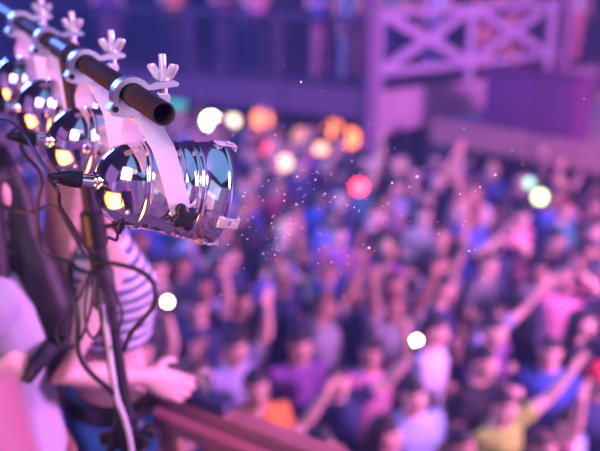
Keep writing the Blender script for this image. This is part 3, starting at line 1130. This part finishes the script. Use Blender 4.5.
# posts
cp = empty('corner_column', 'plum square column at the corner of the far balcony', 'column', P3(Cc, 0))
bm = B(); box(bm, (.17, .17, 7.2), (0, -.04, 3.6), None, .01); obj('shaft', bm, M['post'], cp)
bm = B(); box(bm, (.24, .24, .08), (0, -.04, FLZ + .04), None, .01); obj('base', bm, M['post'], cp)
C2 = Cc + rd * S_PX(563)
cp = empty('gallery_column', 'plum square column right of the cross-braced railing', 'column', P3(C2, 0))
bm = B(); box(bm, (.19, .19, 7.2), (0, -.10, 3.6), None, .01); obj('shaft', bm, M['post'], cp)
bm = B(); box(bm, (.26, .26, .08), (0, -.10, FLZ + .04), None, .01); obj('base', bm, M['post'], cp)
# left railing
lr = empty('balcony_railing', 'dark slim railing on the far balcony left of the corner column', 'railing', P3(Cc, FZ))
LRl = lambda s, z: P3(Cc + ld * s, FZ + z) - lr.location
bm = B(); beam(bm, LRl(.1, 1.02), LRl(7.7, 1.02), .06, .08); obj('top_rail', bm, M['darkpost'], lr)
bm = B(); beam(bm, LRl(.1, .09), LRl(7.7, .09), .05, .05); obj('bottom_rail', bm, M['darkpost'], lr)
for s in (1.55, 3.1, 4.65, 6.2, 7.6):
    bm = B(); beam(bm, LRl(s, .0), LRl(s, 1.0), .10, .10); obj('post', bm, M['darkpost'], lr)
# cross-braced railing
xr = empty('cross_braced_railing', 'pale lilac timber railing with two X braces on the far balcony', 'railing', P3(Cc, FZ))
XR = lambda s, z: P3(Cc + rd * s + rn * .0, FZ + z) - xr.location
Z0, Z1 = .27, 1.10
SP = [.08, S_PX(468), S_PX(548)]
bm = B(); beam(bm, XR(.05, Z1), XR(S_PX(560), Z1), .12, .10); obj('top_rail', bm, M['timber'], xr)
bm = B(); beam(bm, XR(.05, Z0), XR(S_PX(560), Z0), .12, .10); obj('bottom_rail', bm, M['timber'], xr)
for s in SP:
    bm = B(); beam(bm, XR(s + .04, .0), XR(s + .04, Z1 + .05), .14, .11); obj('post', bm, M['timber'], xr)
for a, b in zip(SP, SP[1:]):
    for u in (0, 1):
        bm = B()
        za, zb = (Z0 + .03, Z1 - .03) if u == 0 else (Z1 - .03, Z0 + .03)
        beam(bm, XR(a + .10, za), XR(b - .02, zb), .07 + .012 * u, .14)
        obj('brace', bm, M['timber'], xr)
# lower gallery on the right
G0, G1 = V((1.84, 11.4)), V((5.0, 8.32))
bm = B(); slab(bm, [(G0.x, G0.y), (G1.x, G1.y), (9.3, 8.32), (9.3, 14.0), (4.6, 14.0), (2.5, 12.4)], 2.30, 2.40); struct('floor_gallery', bm, M['deck'])
bm = B(); beam(bm, P3(G0, 2.34), P3(G1, 2.36), .09, .34); struct('trim_3', bm, M['brownbeam'])
pb = empty('boarded_box', 'dark purple boarded enclosure on the right-hand gallery', 'enclosure', (3.06, 10.74, 2.401))
bm = B(); box(bm, (1.30, .40, .80), (0, 0, .40), Matrix.Rotation(R(-44), 3, 'Z'), .02); obj('boarding', bm, M['purplepanel'], pb)
bm = B(); box(bm, (1.36, .46, .04), (0, 0, .82), Matrix.Rotation(R(-44), 3, 'Z'), .01); obj('lid', bm, M['purplepanel'], pb)

# people on the far balcony, legs showing through the railing
bal = [
    # s along left edge, off, pose, sex, hair, haircol, shirt, trousers, label
    ('L', .55, .45, 'relaxed', 'f', 'long', 'dark', 'white', (.75, .45, .5), 'person in white T-shirt standing by the far corner column, pale legs'),
    ('L', 1.05, .50, 'folded', 'm', 'short', 'brown', 'blue', (.30, .14, .22), 'person in blue T-shirt leaning at the far left railing'),
    ('L', 2.15, .45, 'folded', 'm', 'short', 'dark', 'pink', (.03, .03, .08), 'person in pink T-shirt at the far left railing'),
    ('L', 2.75, .5, 'drink', 'f', 'long', 'brown', 'maroon', (.05, .04, .1), 'person in maroon T-shirt with long hair on the far balcony'),
    ('L', 3.75, .5, 'folded', 'm', 'short', 'black', 'orange', (.03, .03, .06), 'person in orange T-shirt at the far left railing'),
    ('L', 5.1, .5, 'relaxed', 'm', 'short', 'dark', 'purple', (.16, .06, .14), 'person in purple T-shirt at the left end of the far balcony'),
    ('R', .80, .5, 'folded', 'm', 'short', 'dark', 'teal', (.04, .05, .16), 'person in teal T-shirt behind the first X brace'),
    ('R', 1.55, .45, 'relaxed', 'm', 'short', 'brown', 'pale blue', (.25, .30, .75), 'person in pale blue T-shirt behind the middle railing post'),
    ('R', 2.55, .30, 'folded', 'f', 'long', 'dark', 'black', (.72, .32, .36), 'person in black T-shirt with pink legs behind the second X brace'),
    ('R', 3.2, .35, 'drink', 'f', 'bob', 'blonde', 'purple', (.70, .36, .28), 'person in purple T-shirt with bobbed blonde hair behind the railing end'),
    ('R', 4.62, .3, 'relaxed', 'f', 'long', 'blonde', 'white', (.62, .20, .32), 'person in white T-shirt right of the gallery column'),
]
for side, s, off, pose, sex, hs, hc, sc, trc, lb in bal:
    base = Cc + (ld if side == 'L' else rd) * s - (ln if side == 'L' else rn) * off
    o = person((base.x, base.y, FZ), R(10 if side == 'R' else 25), sex, pose, hs, hc, sc, SKINS[0], 1.0, trc)
    tag(o, lb, 'person', 'people on the far balcony')

# ------------------------------------------------------------------ lamps under the far balcony


def stage_lamp(px, py, d, rad, col, strength, label, stem=True, ztop=2.40):
    p = at(px, py, d)
    t = empty('party_lamp', label, 'lamp', p, 0, 'coloured lamps under the far balcony' if ztop < 3 else 'lamps hung over the crowd')
    to = (CAM - p).normalized()
    x, y_, z = frame_from(to)
    rot = Matrix((x, y_, z)).transposed().to_4x4()
    bm = B(); lathe(bm, [(-.22, 0), (-.22, rad * .7), (-.12, rad * 1.08), (.03, rad * 1.12), (.03, rad * 1.02), (-.02, rad * 1.0)], 24, 'z')
    bmesh.ops.transform(bm, matrix=rot, verts=bm.verts)
    obj('housing', bm, M['black'], t)
    bm = B(); lathe(bm, [(.0, rad), (.02, rad * .7), (.03, rad * .3), (.032, .0)], 24, 'z')
    bmesh.ops.transform(bm, matrix=rot, verts=bm.verts)
    obj('bulb', bm, emat('glow', col, strength), t)
    if stem:
        bm = B(); tube(bm, [V((0, 0, rad * .8)) - to * .08, V((0, 0, ztop - p.z)) - to * .08], .012, 8)
        obj('stem', bm, M['black'], t)


LAMPS = [
    (211, 121, 13.9, .12, (1, .90, .76), 26, 'white lamp, brightest of the row under the far balcony'),
    (233, 121, 14.1, .10, (1, .76, .55), 4, 'cream lamp just right of the brightest white lamp'),
    (262, 119, 13.8, .17, (1, .26, .10), 2.8, 'orange lamp above the red lamp under the balcony'),
    (263, 148, 13.2, .16, (1, .07, .10), 2.6, 'red lamp hanging straight below the orange lamp'),
    (301, 137, 13.6, .16, (1, .40, .30), .8, 'dim peach lamp between the red pair and the long orange pair'),
    (333, 129, 13.2, .15, (1, .22, .05), 3.8, 'left lamp of the touching orange pair near the corner column'),
    (351, 138, 13.0, .15, (1, .20, .06), 3.6, 'right lamp of the touching orange pair near the corner column'),
    (321, 150, 12.8, .11, (1, .48, .25), 2.4, 'amber lamp below the touching orange pair'),
    (284, 163, 11.4, .11, (1, .58, .36), 2.4, 'cream lamp low over the back of the crowd'),
    (359, 187, 9.5, .08, (1, .04, .06), 9, 'small red lamp hanging over the crowd below the corner column'),
    (540, 197, 9.3, .07, (.8, 1, .45), 5, 'yellow-green lamp hanging in front of the right-hand gallery'),
    (529, 183, 9.6, .06, (.4, 1, .6), 1.6, 'pale green lamp beside the yellow-green one'),
    (176, 96, 14.3, .26, (.03, .6, .6), .9, 'dim teal lamp behind the nearest clamp'),
]
for px, py, d, rad, col, st_, lb in LAMPS:
    hang = py > 160
    stage_lamp(px, py, d, rad, col, st_, lb, True, 7.2 if hang else 2.40)

# ------------------------------------------------------------------ the women by the stand


def woman(loc, rotz, me, label):
    o = bpy.data.objects.new('person', me)
    COL.objects.link(o)
    o.location = loc
    o.rotation_euler = (0, 0, rotz)
    tag(o, label, 'person', 'people at the near railing')
    return o


# striped-top woman: faces the crowd (local -Y turned to +x +y), right forearm out to the handrail
F_B = R(118)
me, arms = person_meshes('f', 'down', 'down', voxel=.0055, nails=True, custom={
    -1: (V((-.205, .16, 1.15)), V((-.195, -.045, 1.085)), V((.0, -.80, -.50)), V((.80, -.15, -.45)), .22),
    1: (V((.21, .03, 1.13)), V((.22, -.05, .90)), V((0, -.2, -1)), V((-1, 0, 0)), .35)})
wb_loc = V((-.550, 2.13, BF))
wb = woman(wb_loc, F_B, me, 'blonde woman in striped crop top and denim shorts, resting a hand on the railing')
wb.scale = (1.055,) * 3
wb.color = (.74, .47, .42, 1)
top = shirt_mesh('f', arms, z0=1.135, sleeve=.0, ztop=1.44, voxel=.008)
top.materials.clear(); top.materials.append(M['stripe'])
obj('crop_top', top, None, wb)
sh = trousers_mesh(.72, .008, .975, sex='f'); sh.materials.clear(); sh.materials.append(M['denim'])
obj('shorts', sh, None, wb)
bm = B(); loft(bm, [ell(0, .004, z, rx, ry, 40) for z, rx, ry in ((.945, .150, .110), (.945, .171, .128), (.99, .166, .124), (.99, .145, .105))])
obj('belt', bm, M['belt'], wb)
hl = hair_mesh('long', .008)
q = obj('hair', hl, None, wb); q.color = (.46, .27, .22, 1)

# dark-haired woman in the white T-shirt, right hand raised in front with a phone
F_D = R(120)
me, arms = person_meshes('f', 'down', 'down', voxel=.0055, custom={
    -1: (V((-.205, .275, 1.265)), V((-.215, .075, 1.215)), V((.12, -.9, .38)), V((.75, -.1, -.5)), .75),
    1: (V((.21, .0, 1.13)), V((.12, -.20, 1.12)), V((-.2, -.9, .1)), V((0, -.1, -1)), .5)}, headtilt=Matrix.Rotation(R(38), 3, 'Z'))
wd_loc = V((-.775, 1.93, BF))
wd = woman(wd_loc, F_D, me, 'dark-haired woman in loose white T-shirt holding a phone, left of the stand')
wd.scale = (1.04,) * 3
wd.color = (.70, .42, .36, 1)
top = shirt_mesh('f', arms, z0=.925, sleeve=.6, g=.028, ztop=1.465, voxel=.009)
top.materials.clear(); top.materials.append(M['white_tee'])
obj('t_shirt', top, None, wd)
tr = trousers_mesh(.10, .010, .975, sex='f')
q = obj('trousers', tr, None, wd); q.color = (.02, .018, .03, 1)
q = obj('hair', hair_mesh('heavy', .008), None, wd); q.color = (.008, .007, .010, 1); q.rotation_euler = (0, 0, R(38))
# her phone
wrw = Matrix.Translation(wd_loc) @ Matrix.Rotation(F_D, 4, 'Z') @ V((-.215, -.04, 1.305))
ph = empty('phone', 'black phone in the dark-haired woman\'s hand', 'phone', wrw, F_D)
rot = Matrix.Rotation(R(62), 3, 'X') @ Matrix.Rotation(R(25), 3, 'Y')
bm = B(); box(bm, (.07, .008, .145), (0, -.02, .0), rot, .003); obj('case', bm, M['phone'], ph)
bm = B(); box(bm, (.064, .0012, .137), rot @ V((0, .0045, 0)) + V((0, -.02, 0)), rot); obj('screen', bm, mat('dark_screen', (.01, .01, .02), .08), ph)

# neighbour on the riser, bare shoulder just inside the frame
me, arms = person_meshes('m', 'down', 'down', voxel=.0075)
nb = woman((-.385, .50, BF + .45 - .115 + .0), R(175), me, 'person with a bare shoulder close to the lens, heavily blurred at the lower left')
nb.color = (.50, .19, .24, 1)
q = obj('trousers', TROUSERS['m'], None, nb); q.color = (.02, .02, .03, 1)
q = obj('hair', HAIR['short'], None, nb); q.color = (.02, .015, .015, 1)
nb.scale = (1.035,) * 3
nb.location = (-.435, .58, BF + .45)
q = obj('tank_top', shirt_mesh('m', arms, z0=.9, sleeve=.0, ztop=1.42), None, nb); q.color = (.03, .02, .05, 1)

# navy clutch and small glass on the handrail
s0 = .0
cb = empty('clutch_bag', 'small navy clutch bag on the near handrail by the blonde woman\'s hand', 'bag', rail_pt(.0, RT, 0), math.atan2(RD.y, RD.x))
bm = B(); box(bm, (.135, .06, .034), (0, 0, .017), None, .008); obj('body', bm, M['box'], cb)
bm = B(); box(bm, (.137, .04, .006), (0, -.011, .0365), None, .003); obj('flap', bm, M['box'], cb)
gl = empty('lighter', 'upright pale green lighter standing on the navy clutch bag', 'lighter', rail_pt(-.015, RT + .0398, 0), R(20))
bm = B(); box(bm, (.022, .012, .058), (0, 0, .029), None, .004); obj('tank', bm, M['glass'], gl)
bm = B(); box(bm, (.021, .012, .016), (0, 0, .066), None, .002); obj('metal_cap', bm, M['zinc'], gl)

# ------------------------------------------------------------------ dust in the beam
rd_ = random.Random(5)
bm = B()
specs = [(417, 177, 1.35, 1.7), (495, 175, 1.35, 1.5), (369, 248, 1.35, 1.6), (301, 82, 1.35, 1.1), (392, 183, 1.3, 1.2), (469, 251, 1.33, 1.1), (480, 187, 1.3, .9), (460, 194, 1.35, .9)]
for k in range(130):
    px = 240 + abs(rd_.gauss(0, 1)) * 95
    py = 205 + rd_.gauss(0, 38)
    specs.append((px, py, rd_.uniform(1.15, 1.6), rd_.choice([.45, .5, .6, .7, .9])))
for k in range(50):
    specs.append((rd_.uniform(200, 590), rd_.uniform(60, 300), rd_.uniform(1.1, 1.9), rd_.choice([.4, .5, .6])))
for px, py, d, r in specs:
    rr = bmesh.ops.create_icosphere(bm, subdivisions=1, radius=r * .0019)
    bmesh.ops.translate(bm, vec=at(px, py, d), verts=rr['verts'])
o = obj('dust', bm, M['dust'])
tag(o, 'bright dust specks drifting in the air before the nearest spotlight', 'dust', None, 'stuff')

# ------------------------------------------------------------------ haze filling the hall
bm = B(); box(bm, (20.6, 22.6, 7.9), (-.25, 6.8, 3.55))
hz = obj('haze', bm, None, smooth=False)
hm = bpy.data.materials.new('stage_haze'); hm.use_nodes = True
nt = hm.node_tree
nt.nodes.remove(nt.nodes['Principled BSDF'])
vs = nt.nodes.new('ShaderNodeVolumeScatter')
vs.inputs['Color'].default_value = (.34, .46, 1, 1)
vs.inputs['Density'].default_value = .010
vs.inputs['Anisotropy'].default_value = .2
nt.links.new(vs.outputs['Volume'], nt.nodes['Material Output'].inputs['Volume'])
hz.data.materials.clear(); hz.data.materials.append(hm)
tag(hz, 'thin violet stage haze filling the whole hall', 'haze', None, 'stuff')

# ------------------------------------------------------------------ lights
w = bpy.data.worlds.new('world'); scene.world = w; w.use_nodes = True
w.node_tree.nodes['Background'].inputs['Color'].default_value = (.50, .28, .72, 1)
w.node_tree.nodes['Background'].inputs['Strength'].default_value = .48


def area(name, loc, target, size, col, power, sy=None):
    ld_ = bpy.data.lights.new(name, 'AREA')
    ld_.energy = power; ld_.color = col; ld_.size = size
    if sy:
        ld_.shape = 'RECTANGLE'; ld_.size_y = sy
    o = bpy.data.objects.new(name, ld_)
    COL.objects.link(o)
    o.location = loc
    o.rotation_euler = (V(target) - V(loc)).to_track_quat('-Z', 'Y').to_euler()
    return o


area('stage_wash_pink', (6.2, 2.6, 5.6), (0.8, 9, 1.6), 1.2, (.92, .29, 1), 1700)
area('stage_wash_blue', (-5.5, 9, 6.6), (1, 9, 1.2), 2.0, (.10, .20, 1), 1050)
area('balcony_violet', (5.6, 8.0, 5.9), (2.2, 13, 3.2), .8, (.95, .42, 1), 50)
area('fill_right_blue', (5.6, -2.0, 6.0), (-.15, 1.35, 4.45), 5.5, (.46, .56, 1), 80)  # added off-frame fill, gives the chrome a broad blue reflection
area('fill_overhead_blue', (.9, 1.6, 7.1), (.6, 1.7, 2.6), 5.5, (.22, .46, 1), 60)  # added fill above the frame, brightens the upper half of the cans
np_ = area('near_pink', (-.9, -.5, 6.3), (-.25, 1.4, 4.55), 1.4, (1, .62, 1), 10)
np_.data.spread = R(70)
amb = area('near_amber', (-1.25, .75, 3.95), (-.3, 1.35, 4.55), 1.7, (1, .30, .06), 9, .8)
amb.data.spread = R(70)
area('fill_left_violet', (-3.4, .4, 5.6), (-.7, 1.9, 3.9), 2.6, (.62, .26, 1), 9)  # added soft fill from the left for the women and the chrome domes
area('fill_low_pink', (3.0, .0, 3.4), (-.15, 1.35, 4.45), 2.2, (1, .50, .92), 10)  # added low fill, puts pink into the underside of the chrome
area('fill_rear_wall', (-1.0, -.55, 6.4), (-1.1, -1.6, 4.2), 1.0, (1, .55, .85), 20)  # added light on the unseen rear wall, seen only in reflections


def spot(name, loc, target, angle, col, power, blend=.6, size=.15):
    sd = bpy.data.lights.new(name, 'SPOT')
    sd.energy = power; sd.color = col; sd.spot_size = R(angle); sd.spot_blend = blend; sd.shadow_soft_size = size
    o = bpy.data.objects.new(name, sd)
    COL.objects.link(o)
    o.location = loc
    o.rotation_euler = (V(target) - V(loc)).to_track_quat('-Z', 'Y').to_euler()
    return o


spot('blue_beam', (-1.8, 5.0, 6.9), (0.1, 9.6, 1.6), 34, (.22, .30, 1), 2600)
